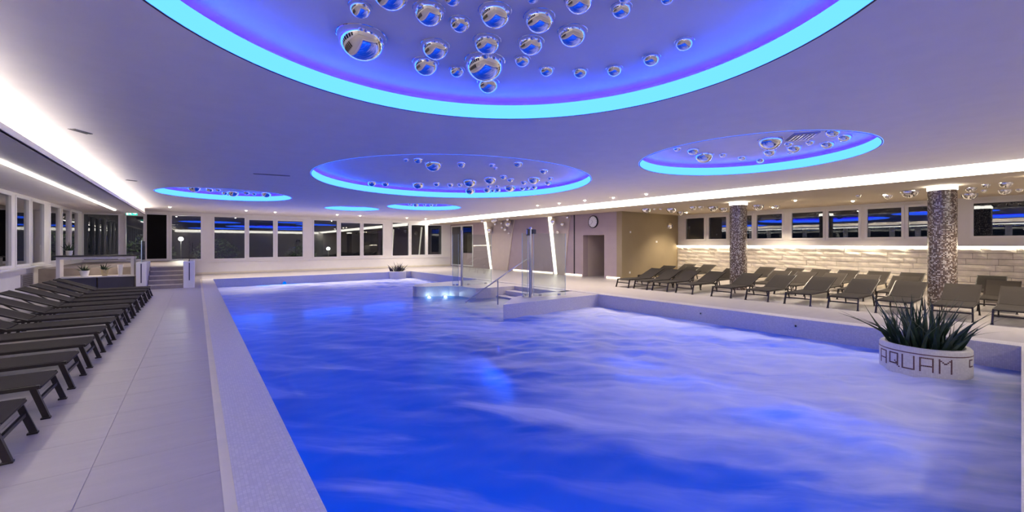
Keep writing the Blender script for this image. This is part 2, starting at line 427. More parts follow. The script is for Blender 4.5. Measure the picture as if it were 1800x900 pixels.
bb = MB().box(0, 15.4, BY - .02, BY - .001, 0.004, 0.10).build('baseboard_back', M['channel']); tag(bb, 'beige baseboard along the back wall', 'baseboard', kind='structure')

# left wall (X = -4.3)
def ly_(x): return on_x(x, LX)[0].y
lw = [(ly_(a), ly_(c)) for a, c in ((26, 49.7), (54, 76.5), (86.6, 104), (108, 121), (124, 136))]
pitch = 1.55
first = lw[0][0] - .2
extra = []
y = ly_(18.8)
while y > 1.0:
    extra.append((y - 1.3, y)); y -= 1.5
lws = [(a, c, .93, 3.08) for a, c in lw + extra]
wl = wall_cells('x', LX, -.3, NY, BY, 0, 3.3, lws).build('wall_left', M['white']); tag(wl, 'white window wall behind the left loungers', 'wall', kind='structure')
for i, (a, c, z0, z1) in enumerate(sorted(lws, reverse=True)):
    window('x', LX, a, c, z0, z1, 'tall white framed left wall window, %s from the far corner' % nth(i), .06, .1, 1)
so = MB().box(LX, LX + .16, NY, 22.0, .86, .90).build('trim_4', M['frame']); tag(so, 'white window sill along the left wall', 'sill', kind='structure')
p0, p1 = on_x(36, LX)[0].y, on_x(56, LX)[0].y
vg = empty('wall_grille', (LX + .001, (p0 + p1) / 2, .47)); tag(vg, 'grey wall grille under the left windows', 'grille')
MB().box(0, .02, -(p1 - p0) / 2, (p1 - p0) / 2, -.2, .2).build('plate', M['vent'], vg)
for k in range(6): MB().bar((.025, -(p1 - p0) / 2 + .05, -.15 + k * .06), (.025, (p1 - p0) / 2 - .05, -.15 + k * .06), .012, .03).build('slat', M['steel'], vg)

# wall X = 15.4 (mauve-brown, door opening, two tapered niches), olive wall, lounge wall
QX = 15.4
dy0, dy1 = 13.03, 14.38
wm = wall_cells('x', QX, .35, 12.3, BY, 0, 3.32, [(dy0, dy1, -.01, 2.07), (24.75, 27.85, .06, 3.0)]).build('wall_right_pool', M['brown']); tag(wm, 'mauve-brown wall with clock, door opening and lit niches', 'wall', kind='structure')
# corridor behind the opening
cb = MB().box(QX + .35, QX + 2.6, dy1, dy1 + .1, 0, 2.5).box(QX + .35, QX + 2.6, dy0 - .1, dy0, 0, 2.5).box(QX + 2.6, QX + 2.7, dy0 - .1, dy1 + .1, 0, 2.5).box(QX + .35, QX + 2.7, dy0, dy1, 2.07, 2.2)
cb = cb.build('wall_corridor', M['niche']); tag(cb, 'beige passage inside the door opening', 'passage', kind='structure')
# panels beside the door give the vertical grooves
for a, c, lb in ((14.95, 15.02, 'groove'),):
    MB().box(QX - .012, QX, a, c, 0, RZ).build('groove', M['dark'], wm)
# tapered niches: beige wedge standing proud, LED on the left edge
def quad_slab(y0t, y1t, y0b, y1b, x0, x1, z0, z1):
    return MB().add([(x0, y0b, z0), (x0, y1b, z0), (x0, y1t, z1), (x0, y0t, z1), (x1, y0b, z0), (x1, y1b, z0), (x1, y1t, z1), (x1, y0t, z1)],
                    [(0, 1, 2, 3), (7, 6, 5, 4), (0, 4, 5, 1), (1, 5, 6, 2), (2, 6, 7, 3), (3, 7, 4, 0)])
for (tl_, bl_, tr_, br_), lb in (((852, 863, 905, 893), 'far tapered wall niche edged by a slanted light strip'), ((965, 976, 1003, 993), 'near tapered wall niche edged by a slanted light strip')):
    yl0, yl1, yr0, yr1 = [on_x(v, QX)[0].y for v in (tl_, bl_, tr_, br_)]
    n_ = quad_slab(yl0, yr0, yl1, yr1, QX - .05, QX - .001, 0.0, RZ).build('trim_%d' % (5 if tl_ < 900 else 6), M['niche']); tag(n_, lb, 'niche', kind='structure')
    quad_slab(yl0, yl0 - .26, yl1, yl1 - .20, QX - .075, QX - .05, 0.02, RZ - .02).build('light_strip', M['slant'], n_)
# glass screen at the far end of that wall
g0 = window('x', QX, 24.75, 26.3, .06, 3.0, 'glazed screen with low panel near the back corner', .08, .1, -1)
g1 = window('x', QX, 26.35, 27.85, .06, 3.0, 'glazed door leaf in the back corner', .08, .1, -1)
MB().box(QX - .02, QX + .03, 24.85, 26.22, .1, 1.0).build('panel', M['brown'], g0)
rm = MB().box(17.4, 17.5, 24.4, 28.2, 0, 3.1).box(QX + .3, 17.5, 24.3, 24.4, 0, 3.1).box(QX + .3, 17.5, 28.2, 28.3, 0, 3.1).box(QX + .3, 17.5, 24.3, 28.3, 3.1, 3.2).build('wall_side_room', M['niche']); tag(rm, 'beige side room behind the glazed screen', 'room', kind='structure')
# skirting lights
for a, c in ((876, 890), (902, 972), (987, 1023), (1066, 1090)):
    ya, yb = on_x(a, QX)[0].y, on_x(c, QX)[0].y
    s_ = MB().box(QX - .012, QX - .001, yb, ya, .015, .105).build('skirting_light', M['skirt'])
    tag(s_, {876: 'short skirting light at the foot of the far niche', 902: 'longest skirting light between the two niches', 987: 'skirting light left of the door opening', 1066: 'skirting light right of the door opening'}[a], 'skirting light', 'skirting lights')
wo = MB().box(QX, RX, 12.0, 12.3, 0, RZ + .05).build('wall_olive', M['olive']); tag(wo, 'olive brown wall at the end of the lounger rows', 'wall', kind='structure')

def ry_(x): return on_x(x, RX)[0].y
rws = [(ry_(c) - .07, ry_(a) + .07) for a, c in ((1206, 1238), (1246, 1277), (1285, 1322), (1330, 1375), (1392, 1447), (1456, 1509.5), (1524.5, 1585), (1596.5, 1652), (1711, 1812))]
wr = wall_cells('x', RX, .3, NY, 12.3, 0, RZ + .05, [(a, c, 1.80, 3.0) for a, c in rws]).build('wall_right', M['white']); tag(wr, 'lounge wall with high windows above split stone', 'wall', kind='structure')
for i, (a, c) in enumerate(rws):
    window('x', RX, a, c, 1.80, 3.0, 'high lounge window above the stone wall, %s from the olive wall' % nth(i), .075, .1, -1)
le = MB().box(RX - .11, RX, NY, 12.0, 1.545, 1.575).build('trim_7', M['frame']); tag(le, 'thin white ledge above the split stone', 'ledge', kind='structure')
ll = MB().box(RX - .105, RX - .085, NY, 12.0, 1.53, 1.543).build('ledge_light', M['led']); tag(ll, 'thin light line under the stone wall ledge', 'line light')
bkst = MB().box(RX - .028, RX, NY, 12.0, 0, 1.53).build('backing', M['mortar'], wr)
rr = random.Random(3)
nrow = 8; rh = 1.52 / nrow
for r_ in range(nrow):
    y = NY + .005
    while y < 11.98:
        L_ = rr.choice((.35, .5, .65, .8, 1.0)) * rr.uniform(.85, 1.1)
        e = min(y + L_, 11.99)
        if 11.99 - e < .25: e = 11.99
        z0, z1 = r_ * rh + .006, (r_ + 1) * rh - .006
        ws = rr.uniform(.03, .075)
        xx = RX - .03
        # uneven face: 3 x 2 bulging grid
        mb = MB(); cols_ = 4; vs = []
        for zz in (z0, (z0 + z1) / 2, z1):
            for q in range(cols_):
                edge = q in (0, cols_ - 1) or zz in (z0, z1)
                vs.append((xx - ws * (0.55 if edge else 1.0) - rr.uniform(0, .012), y + .004 + (e - y - .008) * q / (cols_ - 1), zz))
        n0 = len(vs)
        for zz in (z0, z1):
            for yy in (y + .004, e - .004): vs.append((xx + .005, yy, zz))
        fs = [(k * cols_ + q, (k + 1) * cols_ + q, (k + 1) * cols_ + q + 1, k * cols_ + q + 1) for k in range(2) for q in range(cols_ - 1)]
        c_ = cols_
        fs += [(0, 1, 2, 3, n0 + 1, n0), (2*c_, n0 + 2, n0 + 3, 2*c_ + 3, 2*c_ + 2, 2*c_ + 1), (0, n0, n0 + 2, 2*c_, c_), (3, c_ + 3, 2*c_ + 3, n0 + 3, n0 + 1)]
        mb.add(vs, fs).build('stone', M['stone'], wr)
        y = e

# near wall behind the camera, with the light band turning the corner
wn = MB().box(LX, RX, NY - .3, NY, 0, 3.35).build('wall_near', M['white']); tag(wn, 'white end wall behind the camera', 'wall', kind='structure')

nb = MB().box(-1.9, SX0, NY + .003, NY + .04, 3.02, 3.29).build('light_band', M['strip2']); tag(nb, 'luminous white band along the end wall behind the camera', 'light band')

# raised terrace at the back left
te = MB().box(LX, -0.05, 21.1, BY, 0, .76).build('floor_terrace', M['step']); tag(te, 'raised terrace floor behind the stairs and bar', 'terrace', kind='structure')

# pool entry: two piers either side of wide steps
pn = MB().prism([(6.5, 8.93), (10.25, 8.93), (10.25, 10.35), (8.6, 10.3), (7.75, 10.1)], -1.7, 0.0).build('pool_pier', M['cop']); tag(pn, 'straight low mosaic pier jutting into the pool', 'pier', kind='structure')
arc = [(10.25, 16.1), (7.6, 15.9), (6.9, 15.5), (6.62, 15.0), (6.66, 14.75), (6.95, 14.58), (7.4, 14.45), (7.8, 14.25), (8.02, 13.9), (8.1, 13.4), (8.15, 12.9), (8.7, 12.75), (10.25, 12.75)]
pf = MB().prism(arc, -1.7, 0.0).build('pool_pier', M['cop']); tag(pf, 'curved low mosaic pier lit by underwater spots', 'pier', kind='structure')
sp = empty('pool_steps', (10.25, 11.5, 0)); tag(sp, 'wide mosaic steps descending into the pool between the piers', 'steps')
for k in range(6):
    MB().bbox(-.45 - .42 * (k + 1), -.45 - .42 * k, -1.35, 1.25, -1.7, -.15 - .16 * k, .01).build('step', M['cop'], sp)
MB().bbox(-.45, 0, -1.35, 1.25, -1.7, 0.0, .01).build('step', M['cop'], sp)

# water
def foam_density(x, y):
    d = 0.0
    for cx, cy, rx, ry, ang, a in ((8.6, 7.4, 2.6, 1.5, -.2, 1.0), (7.6, 1.25, 1.5, .5, .15, 1.5), (8.9, 6.2, 1.5, .8, .8, .8), (7.6, 4.4, 3.1, 1.9, .5, .95), (7.6, 1.5, 3.0, 1.2, .25, .95), (4.6, 2.4, 3.4, 2.2, .4, .42), (8.6, 20.6, 3.4, 2.4, .3, .95), (5.6, 22.2, 3.0, .9, 0, .75), (5.2, 6.4, 3.0, 2.8, .3, .28), (9.6, 5.0, .9, 4.0, 0, .8), (4.0, 12.0, 3.0, 5.0, 0, .05)):
        dx, dy = x - cx, y - cy; ca, sa = math.cos(ang), math.sin(ang)
        u, v = (dx * ca + dy * sa) / rx, (-dx * sa + dy * ca) / ry
        d += a * math.exp(-(u * u + v * v) * 1.1)
    return 1 - math.exp(-1.25 * d)
gx, gy = 150, 340
vs, fs, fo = [], [], []
for j in range(gy + 1):
    for i in range(gx + 1):
        x = PX0 + (PX1 - PX0) * i / gx; y0 = near(x); y = y0 + (PY1 - y0) * (j / gy) ** 1.35
        d = foam_density(x, y)
        p = Vector((x, y, 0))
        amp = .010 + .05 * d
        w = noise.noise(p * 1.7) * amp + noise.noise(Vector((x * 3.3 + y * 1.2, y * 4.2, 3.1))) * amp * .55 + noise.noise(p * 9.0) * .004
        edge = min((x - PX0), (PX1 - x), (y - y0), (PY1 - y)) / .3
        vs.append((x, y, WZ + w * min(1, max(0.15, edge)))); fo.append(d)
for j in range(gy):
    for i in range(gx):
        a = j * (gx + 1) + i; fs.append((a, a + 1, a + gx + 2, a + gx + 1))
me = bpy.data.meshes.new('pool_water'); me.from_pydata(vs, [], fs); me.update()
at = me.attributes.new('foam', 'FLOAT', 'POINT'); at.data.foreach_set('value', fo)
me.polygons.foreach_set('use_smooth', [True] * len(me.polygons))
def water_mat():
    m, nt, out = new_mat('pool_water'); L = nt.links.new
    vec = coords(nt)
    t = N(nt, 'BsdfTransparent'); t.inputs[0].default_value = (0.10, 0.50, 1.0, 1)
    g = N(nt, 'BsdfGlossy'); g.inputs['Roughness'].default_value = 0.42
    fr = N(nt, 'Fresnel'); fr.inputs[0].default_value = 1.33
    # cloudy body of aerated water: scatters the lamps' light from below
    tb = N(nt, 'BsdfTranslucent'); tb.inputs[0].default_value = (0.06, 0.42, 1.0, 1)
    db = N(nt, 'BsdfDiffuse'); db.inputs[0].default_value = (0.012, 0.10, 0.50, 1)
    bd = N(nt, 'MixShader'); bd.inputs[0].default_value = 0.35; L(tb.outputs[0], bd.inputs[1]); L(db.outputs[0], bd.inputs[2])
    cw = N(nt, 'MixShader'); cw.inputs[0].default_value = 0.5; L(t.outputs[0], cw.inputs[1]); L(bd.outputs[0], cw.inputs[2])
    mx = N(nt, 'MixShader'); L(fr.outputs[0], mx.inputs[0]); L(cw.outputs[0], mx.inputs[1]); L(g.outputs[0], mx.inputs[2])
    # churned foam: white, half translucent
    df = N(nt, 'BsdfDiffuse'); df.inputs[0].default_value = (0.93, 0.92, 0.94, 1)
    tl = N(nt, 'BsdfTranslucent'); tl.inputs[0].default_value = (0.86, 0.90, 0.97, 1)
    fm = N(nt, 'MixShader'); fm.inputs[0].default_value = 0.16; L(df.outputs[0], fm.inputs[1]); L(tl.outputs[0], fm.inputs[2])
    ab = N(nt, 'Attribute'); ab.attribute_name = 'foam'
    mq = N(nt, 'Mapping'); mq.inputs['Rotation'].default_value = (0, 0, .85); L(vec, mq.inputs['Vector'])
    mp = N(nt, 'Mapping'); mp.inputs['Scale'].default_value = (.30, 1.25, 1); L(mq.outputs[0], mp.inputs['Vector'])
    n2 = N(nt, 'TexNoise'); n2.inputs['Scale'].default_value = 1.1; n2.inputs['Detail'].default_value = 5; n2.inputs['Roughness'].default_value = .52; n2.inputs['Distortion'].default_value = .7; L(mp.outputs[0], n2.inputs['Vector'])
    mr = N(nt, 'MapRange'); mr.inputs['From Min'].default_value = .30; mr.inputs['From Max'].default_value = .68; mr.inputs['To Min'].default_value = -.46; mr.inputs['To Max'].default_value = .42; L(n2.outputs['Fac'], mr.inputs['Value'])
    ad = N(nt, 'Math', operation='MULTIPLY_ADD'); ad.inputs[1].default_value = 1.0; L(ab.outputs['Fac'], ad.inputs[0]); L(mr.outputs[0], ad.inputs[2])
    # keep still water clear of foam
    cl_ = N(nt, 'MapRange'); cl_.interpolation_type = 'SMOOTHSTEP'; cl_.inputs['From Min'].default_value = .10; cl_.inputs['From Max'].default_value = 1.15; cl_.inputs['To Max'].default_value = .90; L(ad.outputs[0], cl_.inputs['Value'])
    mx2 = N(nt, 'MixShader'); L(cl_.outputs[0], mx2.inputs[0]); L(mx.outputs[0], mx2.inputs[1]); L(fm.outputs[0], mx2.inputs[2])
    L(mx2.outputs[0], out.inputs[0]); return m
me.materials.append(water_mat())
wt = link('pool_water', me); tag(wt, 'blue pool water with white churned streaks', 'water', kind='stuff')

# underwater lamps
def under_lamp(loc, face, label, white=False, power=UNDER_W, col=(0.0, .21, 1.0)):
    rz = math.atan2(face[1], face[0])
    o = empty('underwater_lamp', loc, rz); tag(o, label, 'pool lamp', 'underwater lamps')
    a = MB().lathe([(.10, -.01), (.115, .0), (.115, .012), (.10, .02), (.085, .02)], (0, 0, 0), 20, True).build('bezel', M['steel'], o, True); a.rotation_euler = (0, PI / 2, 0)
    c = MB().lathe([(.085, .019), (.06, .03), (.02, .034)], (0, 0, 0), 20, True).build('lens', M['white_under'] if white else M['under'], o, True); c.rotation_euler = (0, PI / 2, 0)
    if white: light('lamp_glow', 'POINT', (.22, 0, 0), power, col, o, shadow_soft_size=.1)
    else: light('lamp_glow', 'AREA', (.06, 0, -.1), power, col, o, (0, -PI / 2 + .35, 0), shape='RECTANGLE', size=.35, size_y=2.4)
    return o
for i, y in enumerate((1.9, 4.6, 7.6, 11.0, 14.5, 18.5)):
    under_lamp((PX0 + .012, y, -1.2), (1, 0), 'blue underwater lamp in the left pool wall, %s from the camera' % nth(i), power=UNDER_W * .55)
for i, y in enumerate((2.6, 4.7, 7.0, 17.6, 20.4)):
    under_lamp((PX1 - .012, y, -1.2), (-1, 0), 'blue underwater lamp in the right pool wall, %s from the planter' % nth(i), power=UNDER_W * 1.0)
for i, x in enumerate((1.9, 4.4)):
    under_lamp((x, near(x) + .012, -1.2), (0, 1), 'blue underwater lamp in the near pool wall, %s from the left' % nth(i), power=UNDER_W * .9)
for i, x in enumerate((1.8, 5.6, 8.6)):
    under_lamp((x, PY1 - .012, -1.2), (0, -1), 'blue underwater lamp in the far pool wall, %s from the left' % nth(i), power=UNDER_W * 1.1)
under_lamp((6.5 - .012, 9.1, -1.2), (-1, .3), 'blue underwater lamp in the end of the straight pier', power=UNDER_W * .9)
v = on_y(500, PY1 - .012)[0]
under_lamp((v.x, PY1 - .012, -.33), (0, -1), 'bright blue lamp at the waterline of the far pool wall', power=UNDER_W * .35)
for i, (x, y) in enumerate(((764, 526), (790, 526))):
    q = Vector((7.05, 14.50, -.36)) if i == 0 else Vector((7.62, 14.28, -.36))
    o = under_lamp((q.x, q.y, -.40), (-.35, -1), 'small white spot %s lighting the curved pier' % ('left', 'right')[i], True, 3.0, (.8, .95, 1.0))
    o.scale = (.55, .55, .55)

# ================================================================== COLUMNS
def column(y, label):
    o = empty('mosaic_column', (QX, y, 0)); tag(o, label, 'column', 'mosaic columns')
    MB().lathe([(.275, 0.0), (.275, 3.0)], (0, 0, 0), 48).build('shaft', M['mos_col'], o, True)
    MB().lathe([(.272, 3.0), (.285, 3.004), (.285, RZ - .01), (.272, RZ - .004)], (0, 0, 0), 48).build('capital_light', M['strip'], o, True)
column(6.91, 'mosaic column nearer the olive wall, with glowing top')
column(1.82, 'mosaic column behind the lettered planter, with glowing top')

# ================================================================== LOUNGERS
def make_lounger():
    o = empty('sun_lounger')
    W = .29
    # sling seat with a slight sag, folding up into the backrest
    def sheet(pts, w, th, name):
        nv = 5; vs, fs = [], []
        for s in (0, -th):
            for (x, z, sag) in pts:
                for k in range(nv):
                    t = -1 + 2 * k / (nv - 1); vs.append((x, t * w, z + s - sag * (1 - t * t)))
        m = len(pts); off = m * nv
        for i in range(m - 1):
            for k in range(nv - 1):
                a = i * nv + k; fs.append((a, a + nv, a + nv + 1, a + 1)); fs.append((off + a, off + a + 1, off + a + nv + 1, off + a + nv))
        for i in range(m - 1):
            a, c = i * nv, i * nv + nv - 1
            fs += [(a, off + a, off + a + nv, a + nv), (c, c + nv, off + c + nv, off + c)]
        for k in range(nv - 1):
            fs += [(k, k + 1, off + k + 1, off + k), ((m-1)*nv + k, off + (m-1)*nv + k, off + (m-1)*nv + k + 1, (m-1)*nv + k + 1)]
        return MB().add(vs, fs).build(name, M['sling'], o, True)
    sheet([(.05, .300, 0), (.09, .318, .002), (.4, .318, .012), (.8, .318, .014), (1.2, .318, .004)], W - .005, .012, 'seat')
    sheet([(1.215, .322, .003), (1.45, .425, .010), (1.75, .555, .010), (1.99, .655, .002), (2.01, .652, 0)], W - .005, .012, 'backrest')
    fr = MB()
    for s in (-1, 1):
        fr.bar((.06, s * W, .297), (1.42, s * W, .297), .024, .034)
    fr.bar((.07, -W, .29), (.07, W, .29), .026, .026); fr.bar((1.40, -W, .29), (1.40, W, .29), .024, .024)
    fr.build('frame', M['dark'], o)
    bf = MB()
    for s in (-1, 1): bf.bar((1.2, s * W, .305), (2.01, s * W, .648), .024, .028)
    bf.bar((2.0, -W, .642), (2.0, W, .642), .024, .024)
    bf.build('back_frame', M['dark'], o)
    for s in (-1, 1):
        MB().bar((.10, s * W, .285), (.015, s * (W + .01), .012), .028, .044).box(-.012, .052, s * (W + .01) - .022, s * (W + .01) + .022, 0, .014).build('leg', M['dark'], o)
        MB().bar((1.34, s * W, .285), (1.45, s * (W + .01), .012), .026, .036).box(1.42, 1.48, s * (W + .01) - .02, s * (W + .01) + .02, 0, .014).build('leg', M['dark'], o)
        MB().bar((1.42, s * (W - .03), .285), (1.72, s * (W - .03), .520), .016, .02).build('back_support', M['dark'], o)
    MB().bar((.066, -W, .175), (.066, W, .175), .022, .03).build('crossbar', M['dark'], o)
    return o
proto = make_lounger()
made = [False]
def lounger(x, y, rz, label, group):
    o = proto if not made[0] else copy_tree(proto); made[0] = True
    o.location = (x, y, 0); o.rotation_euler = (0, 0, rz)
    tag(o, label, 'sun lounger', group)
for k in range(13):
    i = 12 - k
    lounger(-1.08, 4.95 + .985 * k, PI, 'taupe sling lounger in the left row, ' + ('the one nearest the stairs' if i == 0 else 'the nearest to the camera' if i == 12 else '%s from the stairs' % nth(i)), 'left row of loungers')
for i, (y, a) in enumerate(((9.87, -.10), (9.08, -.10), (8.30, -.06), (7.40, -.06), (6.20, -.04), (5.19, -.02), (4.19, -.02), (3.22, -.01), (2.29, 0), (1.36, .01), (.50, 0))):
    lounger(12.66, y, a, 'taupe sling lounger in the front right row, %s from the olive wall' % nth(i), 'front right row of loungers')
for i, y in enumerate((10.55, 9.45, 7.75, 6.05, 5.28, 4.45, 3.62, 2.75, .87)):
    lounger(14.92, y, 0, 'taupe sling lounger in the middle right row, %s from the olive wall' % nth(i), 'middle right row of loungers')
for i, y in enumerate((10.88, 9.92, 7.43, 6.40, 5.53, 4.67, 3.82, 2.96, 1.21)):
    lounger(17.22, y, 0, 'taupe sling lounger along the stone wall, %s from the olive wall' % nth(i), 'loungers along the stone wall')

# ================================================================== CHROME DOMES
prof = [(1.0, 0.0)] + [(math.cos(t), -math.sin(t)) for t in [k * (PI/2) / 12 for k in range(1, 12)]] + [(.002, -1.0)]
ball_prof = [(.25, .0), (.25, -.12)] + [(math.sin(t), -1.05 + math.cos(t)) for t in [(.26 + k * (PI - .26) / 15) for k in range(15)]] + [(.002, -2.05)]
ball_me = MB().lathe(ball_prof, (0, 0, 0), 32).mesh('chrome_ball', M['chrome'], True)
dome_me = MB().lathe([(1.045, .0), (1.045, -.02), (1.0, -.03)] + prof[1:], (0, 0, 0), 32).mesh('chrome_dome', M['chrome'], True)
def dome(loc, r, rot=(0, 0, 0)):
    o = link('chrome_dome', dome_me, None, loc); o.scale = (r, r, r); o.rotation_euler = rot
    return o
def size_word(r): return 'large' if r > .17 else 'medium' if r > .095 else 'small'
def dome_set(pts, z, place, group, clip=None):
    """pts: (pixel x, pixel y of the silhouette's middle, half width in pixels); the dome sits on the ceiling at height z"""
    res = []
    for x, y, R in pts:
        el = math.atan((HORIZON - y) / F_PX)
        yb = y - R * (1 - math.sin(el)) / 2
        d = (z - EYE) * F_PX / (HORIZON - yb)
        p = P(x, yb, z); r = R * d / F_PX * math.cos(math.atan((x - 900) / F_PX))
        if clip:
            cx, cy, cr = clip; v = Vector((p.x - cx, p.y - cy)); lim = cr - r * 1.05 - .03
            if v.length > lim: v = v.normalized() * lim; p.x, p.y = cx + v.x, cy + v.y
        if all((p - q).length > (r + s) * .98 for q, s, _ in res): res.append((p, r, x))
        else:
            # nudge outwards until it clears its neighbours
            for _ in range(40):
                hit = [(q, s) for q, s, _ in res if (p - q).length < (r + s) * 1.02]
                if not hit: break
                q, s = hit[0]; dv = p - q
                if dv.length < 1e-3: dv = Vector((.01, .01, 0))
                p = q + dv.normalized() * (r + s) * 1.04
            res.append((p, r, x))
    for i in range(len(res)):          # neighbours that still touch: shrink the smaller one
        for j in range(len(res)):
            if i == j: continue
            (p, r, x), (q, s, _) = res[i], res[j]
            gap = (p - q).length - (r + s) * 1.05
            if gap < 0 and r <= s: res[i] = (p, max(.03, r + gap / 1.05), x)
    res.sort(key=lambda t: t[2])
    big = max(t[1] for t in res)
    for i, (p, r, _) in enumerate(res):
        tag(dome(p, r), ('largest' if r == big else size_word(r)) + ' chrome dome %s, %s from the left' % (place, nth(i)), 'chrome dome', group)
zd = CZ + RD
dome_set([(633,16,21),(686,-10,35),(754,23,28),(795,-3,16),(870,26,29),(948,36,27),(808.5,41.5,19),(636,75,44),(765,86,25),(856,77,24),(933,79,23),(748,116,23),(803,125.5,13.5),(852,117,35),(858,150,19),(918,107,14),(961,124.5,13),(936,-4,12),(1018,3,26),(1092,17,19),(1006,62,26),(1203,77,17.5),(1145,105,16),(1080,124,14.5),(1020,128,13),(1173,-2,13),(1099,-6,14)],
         zd, 'in the huge blue recess', 'domes in the huge recess', REC[0])
z3 = [(1165,130,30),(1290,135,50),(1450,195,90),(1745,190,40),(800,380,50),(945,385,40),(1290,400,60),(1485,385,35),(1630,400,30),(1730,390,30)]
z4 = [(185,190,45),(510,185,35),(545,217,25),(785,175,50),(1055,250,45),(630,310,40),(490,345,65),(705,340,36),(275,375,68),(280,460,56),(950,345,65),(1125,325,30),(1100,375,36),(845,370,32),(700,430,60),(838,432,34),(905,430,32),(978,422,36),(70,400,32),(460,450,42),(530,470,32),(605,460,34),(480,410,22),(565,405,22)]
dome_set([(520 + x/6, 260 + y/6, R/6) for x, y, R in z3] + [(780 + x/6, 260 + y/6, R/6) for x, y, R in z4], zd, 'in the wide middle recess', 'domes in the middle recess', REC[1])
dome_set([(1100 + x/3.6, 210 + y/3.6, R/3.6) for x, y, R in ((325,190,25),(425,205,38),(495,245,60),(615,228,24),(735,248,28),(855,268,30),(915,155,80),(910,215,42),(1030,160,30),(1065,190,48),(1165,150,30),(1275,165,48),(1310,90,52),(1385,120,50),(1035,212,18))], zd, 'in the right-hand recess', 'domes in the right-hand recess', REC[2])
dome_set([(250 + x/3, 300 + y/3, R/3) for x, y, R in ((275,100,38),(435,122,20),(480,125,32),(655,130,28),(355,105,22),(400,105,15),(550,120,18),(590,125,14))], zd, 'in the left far recess', 'domes in the left far recess', REC[3])
dome_set([(250 + x/3, 300 + y/3, R/3) for x, y, R in ((1435,185,18),(1390,183,10),(1490,183,10),(1530,185,12),(1565,187,10))], zd, 'in the far right thin recess', 'domes in the far right recess', REC[5])
dome_set([(1100 + x/4.737, 320 + y/4.737, R/4.737) for x, y, R in ((172,240,40),(240,228,14),(288,228,14),(380,240,45),(455,262,32),(560,220,32),(625,215,26),(725,225,45),(815,235,38),(1100,215,52),(1255,210,30))] +
         [(1480 + x/5.625, 280 + y/5.625, R/5.625) for x, y, R in ((160,370,33),(458,378,50),(670,355,98),(1275,310,65),(1262,380,90),(1425,270,50),(1405,320,40),(1620,265,80),(1610,335,75),(1755,315,48))],
         RZ, 'on the lounge ceiling', 'domes on the lounge ceiling')
def wall_domes(pts, X, place, group):
    res = []
    for x, y, R in sorted(pts):
        p, d = on_x(x, X, y); a = math.atan((x - 900) / F_PX)
        res.append((p, R * d / F_PX * .95))
    for i, (p, r) in enumerate(res):
        o = dome(p, r, (0, PI / 2, 0)); o.data = ball_me; o.name = 'chrome_ball'; tag(o, '%s chrome ball mounted on the %s, %s from the left' % (size_word(r), place, nth(i)), 'chrome ball', group)
z2 = lambda L_: [(860 + x/4.736, 370 + y/4.736, R/4.736) for x, y, R in L_]
wall_domes(z2([(25,160,26),(65,110,16),(115,105,13),(120,143,13),(147,157,17),(185,110,31),(175,188,12)]), QX - .001, 'mauve wall beside the far niche', 'domes on the wall by the far niche')
wall_domes(z2([(555,90,27),(625,113,19),(663,55,16),(583,180,14)]), QX - .0505, 'near tapered niche', 'domes on the near niche')
for i, (x, r) in enumerate(((848, .13), (858, .16), (871, .16), (883, .11))):
    v = on_x(x, 14.35)[0]
    tag(dome((14.35 + (i % 2) * .4, v.y, RZ), r), '%s chrome dome on the ceiling above the far niche, %s from the left' % (size_word(r), nth(i)), 'chrome dome', 'domes above the far niche')
p, d = on_y(1176, 12.0, 397)
o = dome((p.x, 11.999, p.z), 6 * d / F_PX, (-PI / 2, 0, 0)); tag(o, 'single chrome dome on the olive wall', 'chrome dome')

# ================================================================== CEILING FITTINGS
def downlight(x, y, z, label, group, power=SPOT_W, col=WARM):
    o = empty('downlight', (x, y, z)); tag(o, label, 'downlight', group)
    MB().lathe([(.06, 0.0), (.062, -.008), (.045, -.010), (.042, 0.0)], (0, 0, 0), 20, False).build('bezel', M['steel'], o, True)
    MB().lathe([(.044, -.003), (.038, -.02), (.022, -.031), (.004, -.035)], (0, 0, 0), 16).build('lens', M['spot'], o, True)
    light('lamp_glow', 'SPOT', (0, 0, -.05), power, col, o, spot_size=2.1, spot_blend=.7, shadow_soft_size=.04)
for i, (x, y) in enumerate(((296,360),(437,367),(490,370),(603,375),(645,377),(729,381),(763,383))):
    p = P(x, y, CZ); downlight(p.x, p.y + 1.2, CZ, 'downlight in the row before the back windows, %s from the left' % nth(i), 'downlights along the back', SPOT_W * .95, (1.0, .88, .76))
for i, (x, y) in enumerate(((945,361),(983,357),(1028,352),(1078,347),(1136,341))):
    p = P(x, y, CZ); downlight(p.x, p.y, CZ, 'downlight beside the light band, %s from the back' % nth(i), 'downlights beside the light band', SPOT_W * .42)
for i, (x, y) in enumerate(((1398,352),(1499,353),(1558,343))):
    p = P(x, y, RZ); downlight(p.x - (.22 if i == 2 else 0), p.y, RZ, 'downlight in the lounge ceiling, %s from the left' % nth(i), 'lounge downlights')
for i, (x, y) in enumerate(((18.4, 10.6), (18.6, 7.0), (14.6, .4))):
    downlight(x, y, RZ, ('downlight in the lounge ceiling near the olive wall', 'unseen downlight added for its light, behind the column nearer the olive wall', 'downlight at the right edge of the lounge')[i], 'lounge downlights')  # the one behind the column is unseen, added for its light

